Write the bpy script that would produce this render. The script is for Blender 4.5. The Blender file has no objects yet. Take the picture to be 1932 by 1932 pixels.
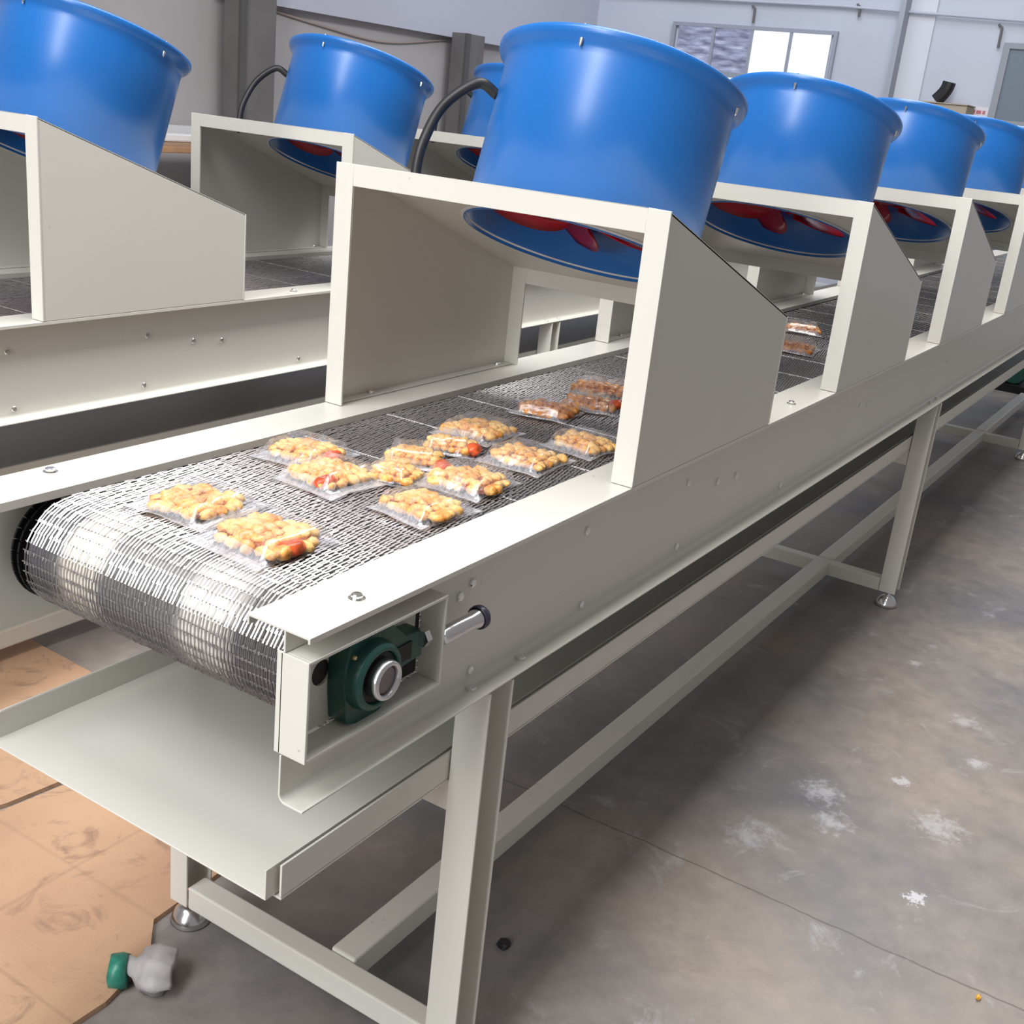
import bpy, bmesh, math, random
from mathutils import Vector, Matrix, noise
S = bpy.context.scene
COL = S.collection
R = math.radians

# ------------------------------------------------------------------ view
S.view_settings.view_transform = 'Standard'
S.view_settings.look = 'None'
S.view_settings.gamma = 1.0
S.view_settings.exposure = 0.0
S.view_settings.use_curve_mapping = False

CAM = Vector((-0.76240, -0.65951, 1.34848))
yaw, pitch, roll, fpx = 0.53553, -0.33826, 0.10731, 2180.95
cd = bpy.data.cameras.new('camera'); cam = bpy.data.objects.new('camera', cd); COL.objects.link(cam)
F = Vector((math.cos(yaw)*math.cos(pitch), math.sin(yaw)*math.cos(pitch), math.sin(pitch)))
Rt = Vector((math.sin(yaw), -math.cos(yaw), 0)); U = Rt.cross(F)
R2 = Rt*math.cos(roll) + U*math.sin(roll); U2 = -Rt*math.sin(roll) + U*math.cos(roll)
m = Matrix((R2, U2, -F)).transposed().to_4x4(); m.translation = CAM
cam.matrix_world = m
cd.sensor_width = 36; cd.lens = 36*fpx/1932; cd.clip_start = .02; cd.clip_end = 60
S.camera = cam

# ------------------------------------------------------------------ materials
def mat(name):
    m = bpy.data.materials.new(name); m.use_nodes = True
    nt = m.node_tree; b = nt.nodes['Principled BSDF']
    return m, nt, b
def N(nt, t, **kw):
    n = nt.nodes.new(t)
    for k, v in kw.items():
        if k in n.inputs: n.inputs[k].default_value = v
        else: setattr(n, k, v)
    return n
def L(nt, a, b): nt.links.new(a, b)
def coords(nt, scale=(1,1,1), kind='Object'):
    tc = N(nt, 'ShaderNodeTexCoord'); mp = N(nt, 'ShaderNodeMapping'); mp.inputs['Scale'].default_value = scale
    L(nt, tc.outputs[kind], mp.inputs['Vector']); return mp.outputs[0]
def ramp(nt, fac, stops):
    r = N(nt, 'ShaderNodeValToRGB'); e = r.color_ramp.elements
    while len(e) < len(stops): e.new(.5)
    for el, (p, c) in zip(e, stops):
        el.position = p; el.color = (c[0], c[1], c[2], 1) if hasattr(c, '__len__') else (c, c, c, 1)
    L(nt, fac, r.inputs[0]); return r.outputs[0]
def mixc(nt, fac, a, b, mode='MIX'):
    x = N(nt, 'ShaderNodeMix', data_type='RGBA', blend_type=mode)
    for sock, v in ((x.inputs[0], fac), (x.inputs[6], a), (x.inputs[7], b)):
        if hasattr(v, 'is_output'): L(nt, v, sock)
        elif hasattr(v, '__len__'): sock.default_value = (*v[:3], 1)
        else: sock.default_value = v
    return x.outputs[2]
def simple(name, col, rough=.5, metal=0.0, var=.0, vscale=20, bump=0, bscale=80, coat=0):
    m, nt, b = mat(name)
    b.inputs['Base Color'].default_value = (*col, 1); b.inputs['Roughness'].default_value = rough
    b.inputs['Metallic'].default_value = metal; b.inputs['Coat Weight'].default_value = coat
    if var:
        n = N(nt, 'ShaderNodeTexNoise', Scale=vscale, Detail=4.0); L(nt, coords(nt), n.inputs['Vector'])
        c = ramp(nt, n.outputs[0], [(.3, [x*(1-var) for x in col]), (.7, [min(1, x*(1+var)) for x in col])])
        L(nt, c, b.inputs['Base Color'])
    if bump:
        n = N(nt, 'ShaderNodeTexNoise', Scale=bscale, Detail=3.0); L(nt, coords(nt), n.inputs['Vector'])
        bp = N(nt, 'ShaderNodeBump', Strength=bump, Distance=.002); L(nt, n.outputs[0], bp.inputs['Height']); L(nt, bp.outputs[0], b.inputs['Normal'])
    return m
M = {}
def cream_paint(name, col, rough):
    m, nt, b = mat(name)
    co = coords(nt)
    n = N(nt, 'ShaderNodeTexNoise', Scale=3.0, Detail=5.0); L(nt, co, n.inputs['Vector'])
    c = ramp(nt, n.outputs[0], [(.3, [x*.96 for x in col]), (.7, col)])
    n2 = N(nt, 'ShaderNodeTexNoise', Scale=70.0, Detail=3.0); L(nt, co, n2.inputs['Vector'])
    spots = ramp(nt, n2.outputs[0], [(.74, 0), (.78, .5)])
    c2 = mixc(nt, spots, c, (.28, .25, .2)); L(nt, c2, b.inputs['Base Color'])
    b.inputs['Roughness'].default_value = rough
    n3 = N(nt, 'ShaderNodeTexNoise', Scale=180.0, Detail=2.0); L(nt, co, n3.inputs['Vector'])
    bp = N(nt, 'ShaderNodeBump', Strength=.06, Distance=.001); L(nt, n3.outputs[0], bp.inputs['Height']); L(nt, bp.outputs[0], b.inputs['Normal'])
    return m
M['cream'] = cream_paint('cream_paint', (.70, .685, .625), .32)
M['steel'] = simple('bright_steel', (.72, .72, .74), .22, 1.0)
M['zinc'] = simple('zinc_bolt', (.8, .8, .8), .2, 1.0)
M['wire'] = simple('belt_wire', (.56, .54, .54), .40, .85)
M['dark'] = simple('dark_greased_steel', (.02, .02, .022), .45, .6, bump=.5, bscale=150)
M['bed'] = simple('dark_belt_bed', (.035, .033, .033), .6)
M['green'] = simple('green_cast_iron', (.012, .07, .055), .38, 0, .25, 40, .4, 120)
M['rubber'] = simple('black_rubber', (.012, .012, .014), .45)
M['cap'] = simple('dark_plastic_cap', (.03, .028, .05), .3)
M['blue'] = simple('blue_powder_coat', (.006, .145, .50), .36, 0, .04, 6, coat=.5)
M['blue'].node_tree.nodes['Principled BSDF'].inputs['Coat Roughness'].default_value = .26
M['red'] = simple('red_blade_plastic', (.42, .006, .02), .35)
M['motor'] = simple('motor_black', (.02, .02, .03), .5)
M['wall'] = simple('wall_plaster', (.43, .41, .42), .8, 0, .06, 1.2)
M['endwall'] = simple('end_wall_paint', (.53, .56, .64), .7, 0, .07, .8)
M['upper'] = simple('upper_wall_sheet', (.50, .51, .60), .6, 0, .03, 1.0)
M['pillar'] = simple('grey_pillar', (.15, .145, .145), .75, 0, .12, 4)
M['wood'] = simple('bench_wood', (.38, .22, .12), .55, 0, .2, 12)
M['darkwood'] = simple('dark_clutter', (.06, .03, .022), .8, 0, .5, 14)
M['white'] = simple('white_enamel', (.75, .76, .78), .45)
M['green_plastic'] = simple('green_plastic', (.02, .17, .12), .35, 0, .4, 60, .5, 60)
M['dust'] = simple('dusty_plastic', (.36, .34, .34), .55, 0, .25, 50, .6, 60)
M['doorgrey'] = simple('door_grey', (.16, .20, .25), .5)
M['carton'] = simple('tan_carton', (.42, .36, .28), .8)
M['scrap'] = simple('black_scrap', (.01, .01, .012), .5)
M['leaf'] = simple('golden_scrap', (.75, .38, .04), .35, 0, .3, 90)
M['cupred'] = simple('red_sauce', (.60, .09, .025), .3, 0, .5, 90)
M['paper'] = simple('notice_paper', (.75, .72, .76), .7)
M['ink'] = simple('notice_ink', (.55, .18, .2), .7)

# floor
m, nt, b = mat('concrete_floor'); M['floor'] = m
co = coords(nt, kind='Object')
n1 = N(nt, 'ShaderNodeTexNoise', Scale=1.6, Detail=6.0, Roughness=.6); L(nt, co, n1.inputs['Vector'])
base = ramp(nt, n1.outputs[0], [(.34, (.155, .15, .165)), (.5, (.225, .205, .192)), (.66, (.295, .25, .215))])
n2 = N(nt, 'ShaderNodeTexNoise', Scale=14.0, Detail=8.0, Roughness=.7); L(nt, co, n2.inputs['Vector'])
base = mixc(nt, 1.0, base, ramp(nt, n2.outputs[0], [(.3, .78), (.7, 1.12)]), 'MULTIPLY')
n3 = N(nt, 'ShaderNodeTexNoise', Scale=5.0, Detail=9.0, Roughness=.75, Distortion=1.2); L(nt, co, n3.inputs['Vector'])
base = mixc(nt, ramp(nt, n3.outputs[0], [(.58, 0), (.70, .55)]), base, (.42, .42, .43))
n5 = N(nt, 'ShaderNodeTexNoise', Scale=3.1, Detail=7.0, Roughness=.7, Distortion=.6); L(nt, coords(nt, (1, 1, 7)), n5.inputs['Vector'])
base = mixc(nt, ramp(nt, n5.outputs[0], [(.60, 0), (.72, .45)]), base, (.15, .12, .105))
sep = N(nt, 'ShaderNodeSeparateXYZ'); L(nt, co, sep.inputs[0])
wob = N(nt, 'ShaderNodeTexNoise', Scale=9.0, Detail=4.0); L(nt, co, wob.inputs['Vector'])
def mth(op, a, b=None):
    x = N(nt, 'ShaderNodeMath', operation=op)
    for i, v in enumerate((a, b)):
        if v is None: continue
        if hasattr(v, 'is_output'): L(nt, v, x.inputs[i])
        else: x.inputs[i].default_value = v
    return x.outputs[0]
for jx in (1.09, 4.6):      # sawn joint in the slab
    d = mth('ABSOLUTE', mth('SUBTRACT', mth('ADD', sep.outputs[0], mth('MULTIPLY', mth('SUBTRACT', wob.outputs[0], .5), .02)), jx))
    base = mixc(nt, ramp(nt, mth('MULTIPLY', d, 100), [(.10, .62), (.32, 0)]), base, (.06, .05, .045))
# paint splashes of their own outline
hf = N(nt, 'ShaderNodeTexNoise', Scale=42.0, Detail=6.0, Roughness=.7); L(nt, co, hf.inputs['Vector'])
for (sx, sy, r_, st) in [(1.278, -.431, .034, .85), (1.69, -.298, .035, .6), (1.52, -.17, .07, .42), (1.42, -.22, .06, .38), (1.56, -.41, .08, .35),
                         (1.25, -.10, .07, .28), (.62, -.18, .06, .35), (.56, -.12, .04, .35), (2.1, -.35, .05, .3), (2.35, -.16, .03, .45), (1.9, -.42, .04, .4)]:
    dx = mth('SUBTRACT', sep.outputs[0], sx); dy = mth('SUBTRACT', sep.outputs[1], sy)
    dd = mth('SQRT', mth('ADD', mth('MULTIPLY', dx, dx), mth('MULTIPLY', dy, dy)))
    v = mth('ADD', mth('DIVIDE', dd, r_), mth('MULTIPLY', mth('SUBTRACT', hf.outputs[0], .5), 3.2))
    base = mixc(nt, ramp(nt, v, [(.42, st), (.58, 0)] if st > .5 else [(.1, st*1.2), (.75, 0)]), base, (.56, .56, .60))
L(nt, base, b.inputs['Base Color'])
L(nt, ramp(nt, n2.outputs[0], [(.3, .38), (.7, .62)]), b.inputs['Roughness'])
bp = N(nt, 'ShaderNodeBump', Strength=.25, Distance=.004); L(nt, n2.outputs[0], bp.inputs['Height']); L(nt, bp.outputs[0], b.inputs['Normal'])

# cardboard
m, nt, b = mat('cardboard'); M['card'] = m
co = coords(nt)
n1 = N(nt, 'ShaderNodeTexNoise', Scale=2.5, Detail=6.0); L(nt, co, n1.inputs['Vector'])
base = ramp(nt, n1.outputs[0], [(.35, (.40, .24, .15)), (.65, (.50, .32, .195))])
n2 = N(nt, 'ShaderNodeTexNoise', Scale=7.0, Detail=9.0, Roughness=.7, Distortion=1.5); L(nt, co, n2.inputs['Vector'])
base = mixc(nt, ramp(nt, n2.outputs[0], [(.54, 0), (.66, .7)]), base, (.20, .12, .09))
sc_ = N(nt, 'ShaderNodeSeparateXYZ'); L(nt, co, sc_.inputs[0])
for ax_, pos, am in ((0, .10, .45), (1, .80, .35), (0, .33, .25)):
    dd = N(nt, 'ShaderNodeMath', operation='SUBTRACT'); dd.inputs[1].default_value = pos; L(nt, sc_.outputs[ax_], dd.inputs[0])
    da = N(nt, 'ShaderNodeMath', operation='ABSOLUTE'); L(nt, dd.outputs[0], da.inputs[0])
    dn_ = N(nt, 'ShaderNodeMath', operation='MULTIPLY_ADD'); dn_.inputs[1].default_value = 60; L(nt, da.outputs[0], dn_.inputs[0]); L(nt, n1.outputs[0], dn_.inputs[2])
    base = mixc(nt, ramp(nt, dn_.outputs[0], [(.45, am), (.85, 0)]), base, (.22, .13, .09))
wv = N(nt, 'ShaderNodeTexWave', Scale=55.0, Distortion=.3); wv.bands_direction = 'X'; L(nt, co, wv.inputs['Vector'])
base = mixc(nt, .025, base, wv.outputs[0], 'MULTIPLY')
L(nt, base, b.inputs['Base Color']); b.inputs['Roughness'].default_value = .75
bp = N(nt, 'ShaderNodeBump', Strength=.5, Distance=.006); L(nt, n2.outputs[0], bp.inputs['Height']); L(nt, bp.outputs[0], b.inputs['Normal'])

# roller seen through the mesh: cream lagging blocks between bare steel
m, nt, b = mat('roller_face'); M['roller'] = m
co = coords(nt); sp = N(nt, 'ShaderNodeSeparateXYZ'); L(nt, co, sp.inputs[0])
nz_ = N(nt, 'ShaderNodeTexNoise', Scale=40.0, Detail=2.0); L(nt, co, nz_.inputs['Vector'])
yy = N(nt, 'ShaderNodeMath', operation='MULTIPLY_ADD'); yy.inputs[1].default_value = .02; L(nt, nz_.outputs[0], yy.inputs[0]); L(nt, sp.outputs[1], yy.inputs[2])
L(nt, ramp(nt, yy.outputs[0], [(.0, (.10, .09, .09)), (.15, (.12, .11, .11)), (.185, (.75, .72, .66)), (.235, (.75, .72, .66)), (.25, (.22, .21, .21)), (.37, (.20, .19, .19)), (.385, (.75, .71, .62)), (.435, (.75, .71, .62)), (.45, (.12, .12, .13))]), b.inputs['Base Color']); b.inputs['Roughness'].default_value = .4

# fried food
def food(name, stops):
    m, nt, b = mat(name)
    co = coords(nt)
    n1 = N(nt, 'ShaderNodeTexNoise', Scale=38.0, Detail=4.0, Roughness=.65); L(nt, co, n1.inputs['Vector'])
    base = ramp(nt, n1.outputs[0], stops)
    n2 = N(nt, 'ShaderNodeTexNoise', Scale=260.0, Detail=3.0); L(nt, co, n2.inputs['Vector'])
    base = mixc(nt, .6, base, ramp(nt, n2.outputs[0], [(.3, .55), (.6, 1.1)]), 'MULTIPLY')
    L(nt, base, b.inputs['Base Color']); b.inputs['Roughness'].default_value = .42
    bp = N(nt, 'ShaderNodeBump', Strength=.7, Distance=.001); L(nt, n2.outputs[0], bp.inputs['Height']); L(nt, bp.outputs[0], b.inputs['Normal'])
    return m
M['food'] = food('fried_nuggets', [(.3, (.55, .15, .02)), (.42, (.85, .38, .08)), (.55, (.98, .60, .20)), (.75, (1.0, .78, .42))])
M['food_shaded'] = food('shaded_brown_nuggets', [(.3, (.28, .06, .01)), (.45, (.55, .20, .04)), (.6, (.80, .36, .09)), (.8, (.95, .55, .2))])  # browner food, with the shade under the hoods also put into the colour
M['sauce'] = simple('dark_gap_fill', (.30, .07, .015), .35, 0, .4, 60)  # brown mass added under the nuggets so the gaps look dark

# clear film: body almost invisible, sealed margins milkier
def film(name, milk, gloss):
    m = bpy.data.materials.new(name); m.use_nodes = True; nt = m.node_tree; nt.nodes.clear()
    out = N(nt, 'ShaderNodeOutputMaterial'); tr = N(nt, 'ShaderNodeBsdfTransparent'); tr.inputs[0].default_value = (.99, .99, 1, 1)
    gl = N(nt, 'ShaderNodeBsdfGlossy'); gl.inputs['Roughness'].default_value = .16; gl.inputs[0].default_value = (1, 1, 1, 1)
    df = N(nt, 'ShaderNodeBsdfDiffuse'); df.inputs[0].default_value = (.88, .88, .93, 1)
    lw = N(nt, 'ShaderNodeLayerWeight', Blend=.5); pw = N(nt, 'ShaderNodeMath', operation='POWER'); pw.inputs[1].default_value = 3.0; L(nt, lw.outputs['Facing'], pw.inputs[0])
    fr = N(nt, 'ShaderNodeMath', operation='MULTIPLY_ADD'); fr.inputs[1].default_value = .35; fr.inputs[2].default_value = .07; L(nt, pw.outputs[0], fr.inputs[0])
    nn = N(nt, 'ShaderNodeTexNoise', Scale=30.0, Detail=3.0, Distortion=1.4); L(nt, coords(nt), nn.inputs['Vector'])
    bp = N(nt, 'ShaderNodeBump', Strength=.45, Distance=.003); L(nt, nn.outputs[0], bp.inputs['Height'])
    L(nt, bp.outputs[0], gl.inputs['Normal'])
    n2 = N(nt, 'ShaderNodeTexNoise', Scale=60.0, Detail=4.0, Distortion=2.0); L(nt, coords(nt, (1, 2.2, 1)), n2.inputs['Vector'])
    m1 = N(nt, 'ShaderNodeMixShader'); L(nt, ramp(nt, n2.outputs[0], [(.40, milk), (.72, milk+.22)]), m1.inputs[0]); L(nt, tr.outputs[0], m1.inputs[1]); L(nt, df.outputs[0], m1.inputs[2])
    m2 = N(nt, 'ShaderNodeMixShader'); fm = N(nt, 'ShaderNodeMath', operation='MULTIPLY'); fm.inputs[1].default_value = gloss
    L(nt, fr.outputs[0], fm.inputs[0]); L(nt, fm.outputs[0], m2.inputs[0]); L(nt, m1.outputs[0], m2.inputs[1]); L(nt, gl.outputs[0], m2.inputs[2]); L(nt, m2.outputs[0], out.inputs[0])
    return m
M['film'] = film('clear_film', .02, .9); M['film_edge'] = film('film_margin', .20, 1.1)

# window daylight: bright glass with foliage/roof shapes outside
def emit(name, c, st):
    m = bpy.data.materials.new(name); m.use_nodes = True; nt = m.node_tree; nt.nodes.clear()
    o = N(nt, 'ShaderNodeOutputMaterial'); e = N(nt, 'ShaderNodeEmission'); e.inputs[0].default_value = (*c, 1); e.inputs[1].default_value = st
    L(nt, e.outputs[0], o.inputs[0]); return m, nt, e
M['pane_bright'], _, _ = emit('window_daylight', (.86, .93, 1.0), 1.25)
M['pane_hazy'], nt, e = emit('window_hazy_daylight', (.45, .50, .68), .8)
nn = N(nt, 'ShaderNodeTexNoise', Scale=3.0, Detail=5.0); L(nt, coords(nt, (1, 2, 9)), nn.inputs['Vector'])
L(nt, ramp(nt, nn.outputs[0], [(.35, (.20, .21, .32)), (.6, (.48, .52, .75)), (.75, (.8, .85, 1))]), e.inputs[0])

# ------------------------------------------------------------------ mesh helpers
def link(name, bm, material, parent=None, loc=None, smooth=False, bevel=0):
    me = bpy.data.meshes.new(name); bmesh.ops.recalc_face_normals(bm, faces=bm.faces); bm.to_mesh(me); bm.free()
    if smooth:
        for p in me.polygons: p.use_smooth = True
    o = bpy.data.objects.new(name, me); COL.objects.link(o)
    for mm in (material if isinstance(material, list) else [material]): me.materials.append(mm)
    if parent: o.parent = parent
    if loc: o.location = loc
    if bevel:
        bv = o.modifiers.new('bevel', 'BEVEL'); bv.width = bevel; bv.segments = 2; bv.limit_method = 'ANGLE'; bv.angle_limit = R(40)
    return o
def empty(name, loc=(0, 0, 0)):
    o = bpy.data.objects.new(name, None); COL.objects.link(o); o.location = loc; o.empty_display_size = .05; return o
def tag(o, label=None, cat=None, group=None, kind=None):
    if label: o['label'] = label
    if cat: o['category'] = cat
    if group: o['group'] = group
    if kind: o['kind'] = kind
    return o
def add_box(bm, x0, x1, y0, y1, z0, z1):
    v = [bm.verts.new((x, y, z)) for x in (x0, x1) for y in (y0, y1) for z in (z0, z1)]
    for f in ((0,1,3,2), (4,6,7,5), (0,4,5,1), (2,3,7,6), (0,2,6,4), (1,5,7,3)): bm.faces.new([v[i] for i in f])
def box(*a): bm = bmesh.new(); add_box(bm, *a); return bm
def add_sheet(bm, pts, a0, a1, t, axis='x'):
    """bent sheet metal: open polyline profile, thickness t, swept along axis from a0 to a1.
    profile coords: axis x -> (y,z); axis y -> (x,z); axis z -> (x,y)"""
    n = len(pts); P = [Vector(p) for p in pts]; off = []
    for i in range(n):
        ds = []
        if i > 0: ds.append((P[i]-P[i-1]).normalized())
        if i < n-1: ds.append((P[i+1]-P[i]).normalized())
        nr = [Vector((-d.y, d.x)) for d in ds]
        if len(nr) == 1: off.append(P[i] + nr[0]*t)
        else:
            b_ = (nr[0]+nr[1]); b_.normalize(); off.append(P[i] + b_*t/max(.3, b_.dot(nr[0])))
    loop = P + off[::-1]
    def mk(p, a):
        return {'x': (a, p.x, p.y), 'y': (p.x, a, p.y), 'z': (p.x, p.y, a)}[axis]
    A = [bm.verts.new(mk(p, a0)) for p in loop]; B = [bm.verts.new(mk(p, a1)) for p in loop]
    k = len(loop)
    for i in range(k): bm.faces.new((A[i], A[(i+1) % k], B[(i+1) % k], B[i]))
    for i in range(n-1):
        for V in (A, B): bm.faces.new((V[i], V[i+1], V[k-2-i], V[k-1-i]))
def sheet(*a, **k): bm = bmesh.new(); add_sheet(bm, *a, **k); return bm
def frame_of(d):
    d = d.normalized(); a = Vector((0, 0, 1)) if abs(d.z) < .9 else Vector((1, 0, 0))
    u = d.cross(a).normalized(); return u, d.cross(u).normalized()
def add_lathe(bm, prof, c=(0, 0, 0), ax=(0, 0, 1), seg=32, closed=False):
    """prof: (radius, height along axis)"""
    c = Vector(c); ax = Vector(ax).normalized(); u, w = frame_of(ax); rings = []
    for r, h in prof:
        if r < 1e-6: rings.append([bm.verts.new(c+ax*h)])
        else: rings.append([bm.verts.new(c+ax*h+(u*math.cos(2*math.pi*k/seg)+w*math.sin(2*math.pi*k/seg))*r) for k in range(seg)])
    pairs = list(zip(rings, rings[1:])) + ([(rings[-1], rings[0])] if closed else [])
    for A, B in pairs:
        for k in range(seg):
            k2 = (k+1) % seg
            if len(A) == 1: bm.faces.new((A[0], B[k], B[k2]))
            elif len(B) == 1: bm.faces.new((A[k], A[k2], B[0]))
            else: bm.faces.new((A[k], A[k2], B[k2], B[k]))
def lathe(*a, **k): bm = bmesh.new(); add_lathe(bm, *a, **k); return bm
def add_tube(bm, pts, r, seg=10):
    P = [Vector(p) for p in pts]; prev = None; rings = []
    for i, p in enumerate(P):
        d = (P[min(i+1, len(P)-1)] - P[max(i-1, 0)]).normalized()
        if prev is None: u, w = frame_of(d)
        else: u = (prev - d*prev.dot(d)).normalized(); w = d.cross(u)
        prev = u
        rings.append([bm.verts.new(p+(u*math.cos(2*math.pi*k/seg)+w*math.sin(2*math.pi*k/seg))*r) for k in range(seg)])
    for A, B in zip(rings, rings[1:]):
        for k in range(seg): bm.faces.new((A[k], A[(k+1) % seg], B[(k+1) % seg], B[k]))
    bm.faces.new(rings[0]); bm.faces.new(rings[-1][::-1])
def spline(ctrl, n=8):
    P = [Vector(p) for p in ctrl]; P = [P[0]*2-P[1]] + P + [P[-1]*2-P[-2]]; out = []
    for i in range(1, len(P)-2):
        for k in range(n):
            t = k/n; a, b_, c, d = P[i-1:i+3]
            out.append(.5*((2*b_)+(c-a)*t+(2*a-5*b_+4*c-d)*t*t+(3*b_-a-3*c+d)*t**3))
    out.append(P[-2]); return out
def hole_plate(w, h, cx, cy, r, t, place, seg=48):
    """plate w x h with a round hole; place(u, v, n) -> 3d point"""
    bm = bmesh.new(); ang = sorted(set([2*math.pi*k/seg for k in range(seg)] + [math.atan2(y-cy, x-cx) % (2*math.pi) for x in (0, w) for y in (0, h)]))
    def edge(a):
        c, s = math.cos(a), math.sin(a); ts = []
        if c > 1e-9: ts.append((w-cx)/c)
        if c < -1e-9: ts.append(-cx/c)
        if s > 1e-9: ts.append((h-cy)/s)
        if s < -1e-9: ts.append(-cy/s)
        k = min(ts); return cx+c*k, cy+s*k
    rows = []
    for a in ang:
        e = edge(a); i = (cx+r*math.cos(a), cy+r*math.sin(a))
        rows.append([bm.verts.new(place(*p, n)) for p, n in ((i, 0), (e, 0), (e, t), (i, t))])
    for A, B in zip(rows, rows[1:]+rows[:1]):
        for k in range(4): bm.faces.new((A[k], B[k], B[(k+1) % 4], A[(k+1) % 4]))
    return bm
def add_hex_bolt(bm, c, n, r=.007, h=.005, flat=True):
    n = Vector(n).normalized(); c = Vector(c)
    add_lathe(bm, [(0, 0), (r*1.45, 0), (r*1.45, .0015), (r, .0016), (r, h), (r*.8, h+.0012), (0, h+.0014)], c, n, 6 if not flat else 12)
def bolt(parent, c, n, r=.006, h=.005): 
    bm = bmesh.new(); add_hex_bolt(bm, c, n, r, h); return link('bolt', bm, M['zinc'], parent)

W = .575; HZ = .85; A_ = .083; WB = .0335; CH = .1966; ZB = HZ-CH; T = .003
LEN = 6.3; RX = .112; RZ = .766; RR = .070

# ------------------------------------------------------------------ the conveyor
def make_conveyor():
    c = empty('belt_conveyor')
    def rail(sgn, y0, name):
        Y = lambda y: y0 + sgn*y
        bm = bmesh.new()
        # channel: top flange out over the belt, web, filleted foot, bottom flange
        fil = [(Y(WB-.010*(1-math.cos(R(a)))), ZB+.010*(1-math.sin(R(a)))) for a in range(0, 91, 15)]
        prof = [(Y(WB), HZ-T*.5)] + fil + [(Y(0), ZB)]
        t = -T*.8*sgn
        if sgn > 0:
            add_sheet(bm, prof, .235, LEN, t)
            add_sheet(bm, [(Y(WB), ZB+.0555)]+fil+[(Y(0), ZB)], 0, .235, t)
            add_sheet(bm, [(Y(WB), HZ-T*.5), (Y(WB), HZ-.026)], 0, .235, t)
            add_box(bm, 0, .03, WB, WB+T*.8, ZB+.057, HZ-.026)
        else:
            add_sheet(bm, prof, 0, LEN, t)
        o1 = link(name, bm, M['cream'], c, bevel=.0006)
        bm = bmesh.new()
        pts = [(Y(0), HZ-.007), (Y(0), HZ), (Y(A_), HZ), (Y(A_), HZ-.012)]
        add_sheet(bm, pts, 0, LEN, -T*sgn)
        o2 = link('cover_strip', bm, M['cream'], o1, bevel=.0008)
        return o1
    nr = rail(1, 0, 'side_rail'); fr = rail(-1, W, 'side_rail')
    for x in (.1026, 1.42): bolt(nr, (x, .0287, HZ), (0, 0, 1), .0065, .005)
    bolt(fr, (.124, W+.005-.03, HZ), (0, 0, 1), .0065, .005)
    # bolts on webs and flanges
    for (x, z) in [(.612, .793), (.949, .677), (.958, .788), (1.0915, .761), (1.18, .753), (1.448, .675), (.623, .675), (2.01, .758), (1.944, .763), (2.834, .756), (.338, .677), (.325, .80), (.30, .79)]:
        bolt(c, (x, WB, z), (0, -1, 0), .006, .005)
    for x in (.330, .446, 2.68, 2.76):
        bolt(c, (x, .020, ZB), (0, 0, 1), .0065, .006)
    # belt -------------------------------------------------------
    yb0, yb1 = .043, .497
    ztop = RZ+RR
    def path(s):      # s=0 at foremost-top tangent, grows rearwards on the top run; negative goes round the roll
        if s >= 0: return (RX+s, ztop, 0, 1)
        a = -s/RR
        if a < math.pi: return (RX-RR*math.sin(a), RZ+RR*math.cos(a), -math.sin(a), math.cos(a))
        return (RX+(a-math.pi)*RR, RZ-RR, 0, -1)
    bm = bmesh.new(); rnd = random.Random(4)
    p = .0135; r = .00105
    def wire(q0, q1, r):
        q0 = Vector(q0); q1 = Vector(q1); u, w_ = frame_of(q1-q0)
        A = [bm.verts.new(q0+(u*math.cos(k*2.0944)+w_*math.sin(k*2.0944))*r) for k in range(3)]
        B = [bm.verts.new(q1+(u*math.cos(k*2.0944)+w_*math.sin(k*2.0944))*r) for k in range(3)]
        for k in range(3): bm.faces.new((A[k], A[(k+1) % 3], B[(k+1) % 3], B[k]))
    def at(s, y, h=0):
        x, z, nx, nz = path(s); return (x+nx*h, y, z+nz*h)
    smin = -math.pi*RR-.35; i0 = int(smin/p); i1 = int((LEN-.4)/p)
    for i in range(i0, i1):
        s0 = i*p; fine = s0 < 2.2
        if not fine and i % 2: continue
        pp = p if fine else 2*p
        wob = [rnd.uniform(-.0016, .0016) for _ in range(9)]
        # cross rod, slightly wavy
        k = 8 if fine else 2
        for j in range(k):
            ya = yb0+(yb1-yb0)*j/k; yb_ = yb0+(yb1-yb0)*(j+1)/k
            wire(at(s0+wob[j], ya), at(s0+wob[j+1], yb_), r*.85)
        wp = .0056 if fine else .0112
        ny = int((yb1-yb0)/wp)
        for j in range(ny):
            y = yb0+j*wp+((wp/2 if i % 2 else 0) if s0 > -.02 else 0)
            e = rnd.uniform(-.0008, .0008); lift = rnd.uniform(.001, .0022)
            skew = (.32 if i % 2 else .18)*wp if s0 > -.02 else (.22 if i % 4 < 2 else -.22)*wp
            wire(at(s0-.002, y+e, lift), at(s0+pp+.002, y+e+skew, lift*.8), r if fine else r*1.4)
    belt = link('mesh_belt', bm, M['wire'], c)
    # heavier seam rods every few links
    bm = bmesh.new()
    for i in range(0, 32):
        s = -math.pi*RR*.9+i*.205
        wire(at(s, yb0, .002), at(s+.002, yb1, .002), .0011)
    link('cross_rod', bm, M['wire'], belt)['kind'] = 'stuff'
    # bed under the top run
    link('belt_bed', box(RX+.02, LEN-.2, yb0+.004, yb1-.002, ztop-.018, ztop-.008), M['bed'], c)
    # drum with end discs
    bm = bmesh.new(); add_lathe(bm, [(0, 0), (RR-.004, 0), (RR-.004, yb1-yb0-.012), (0, yb1-yb0-.012)], (RX, yb0+.006, RZ), (0, 1, 0), 40)
    link('drive_roller', bm, M['roller'], c, smooth=False)
    # drive chain at the far edge
    bm = bmesh.new()
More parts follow.
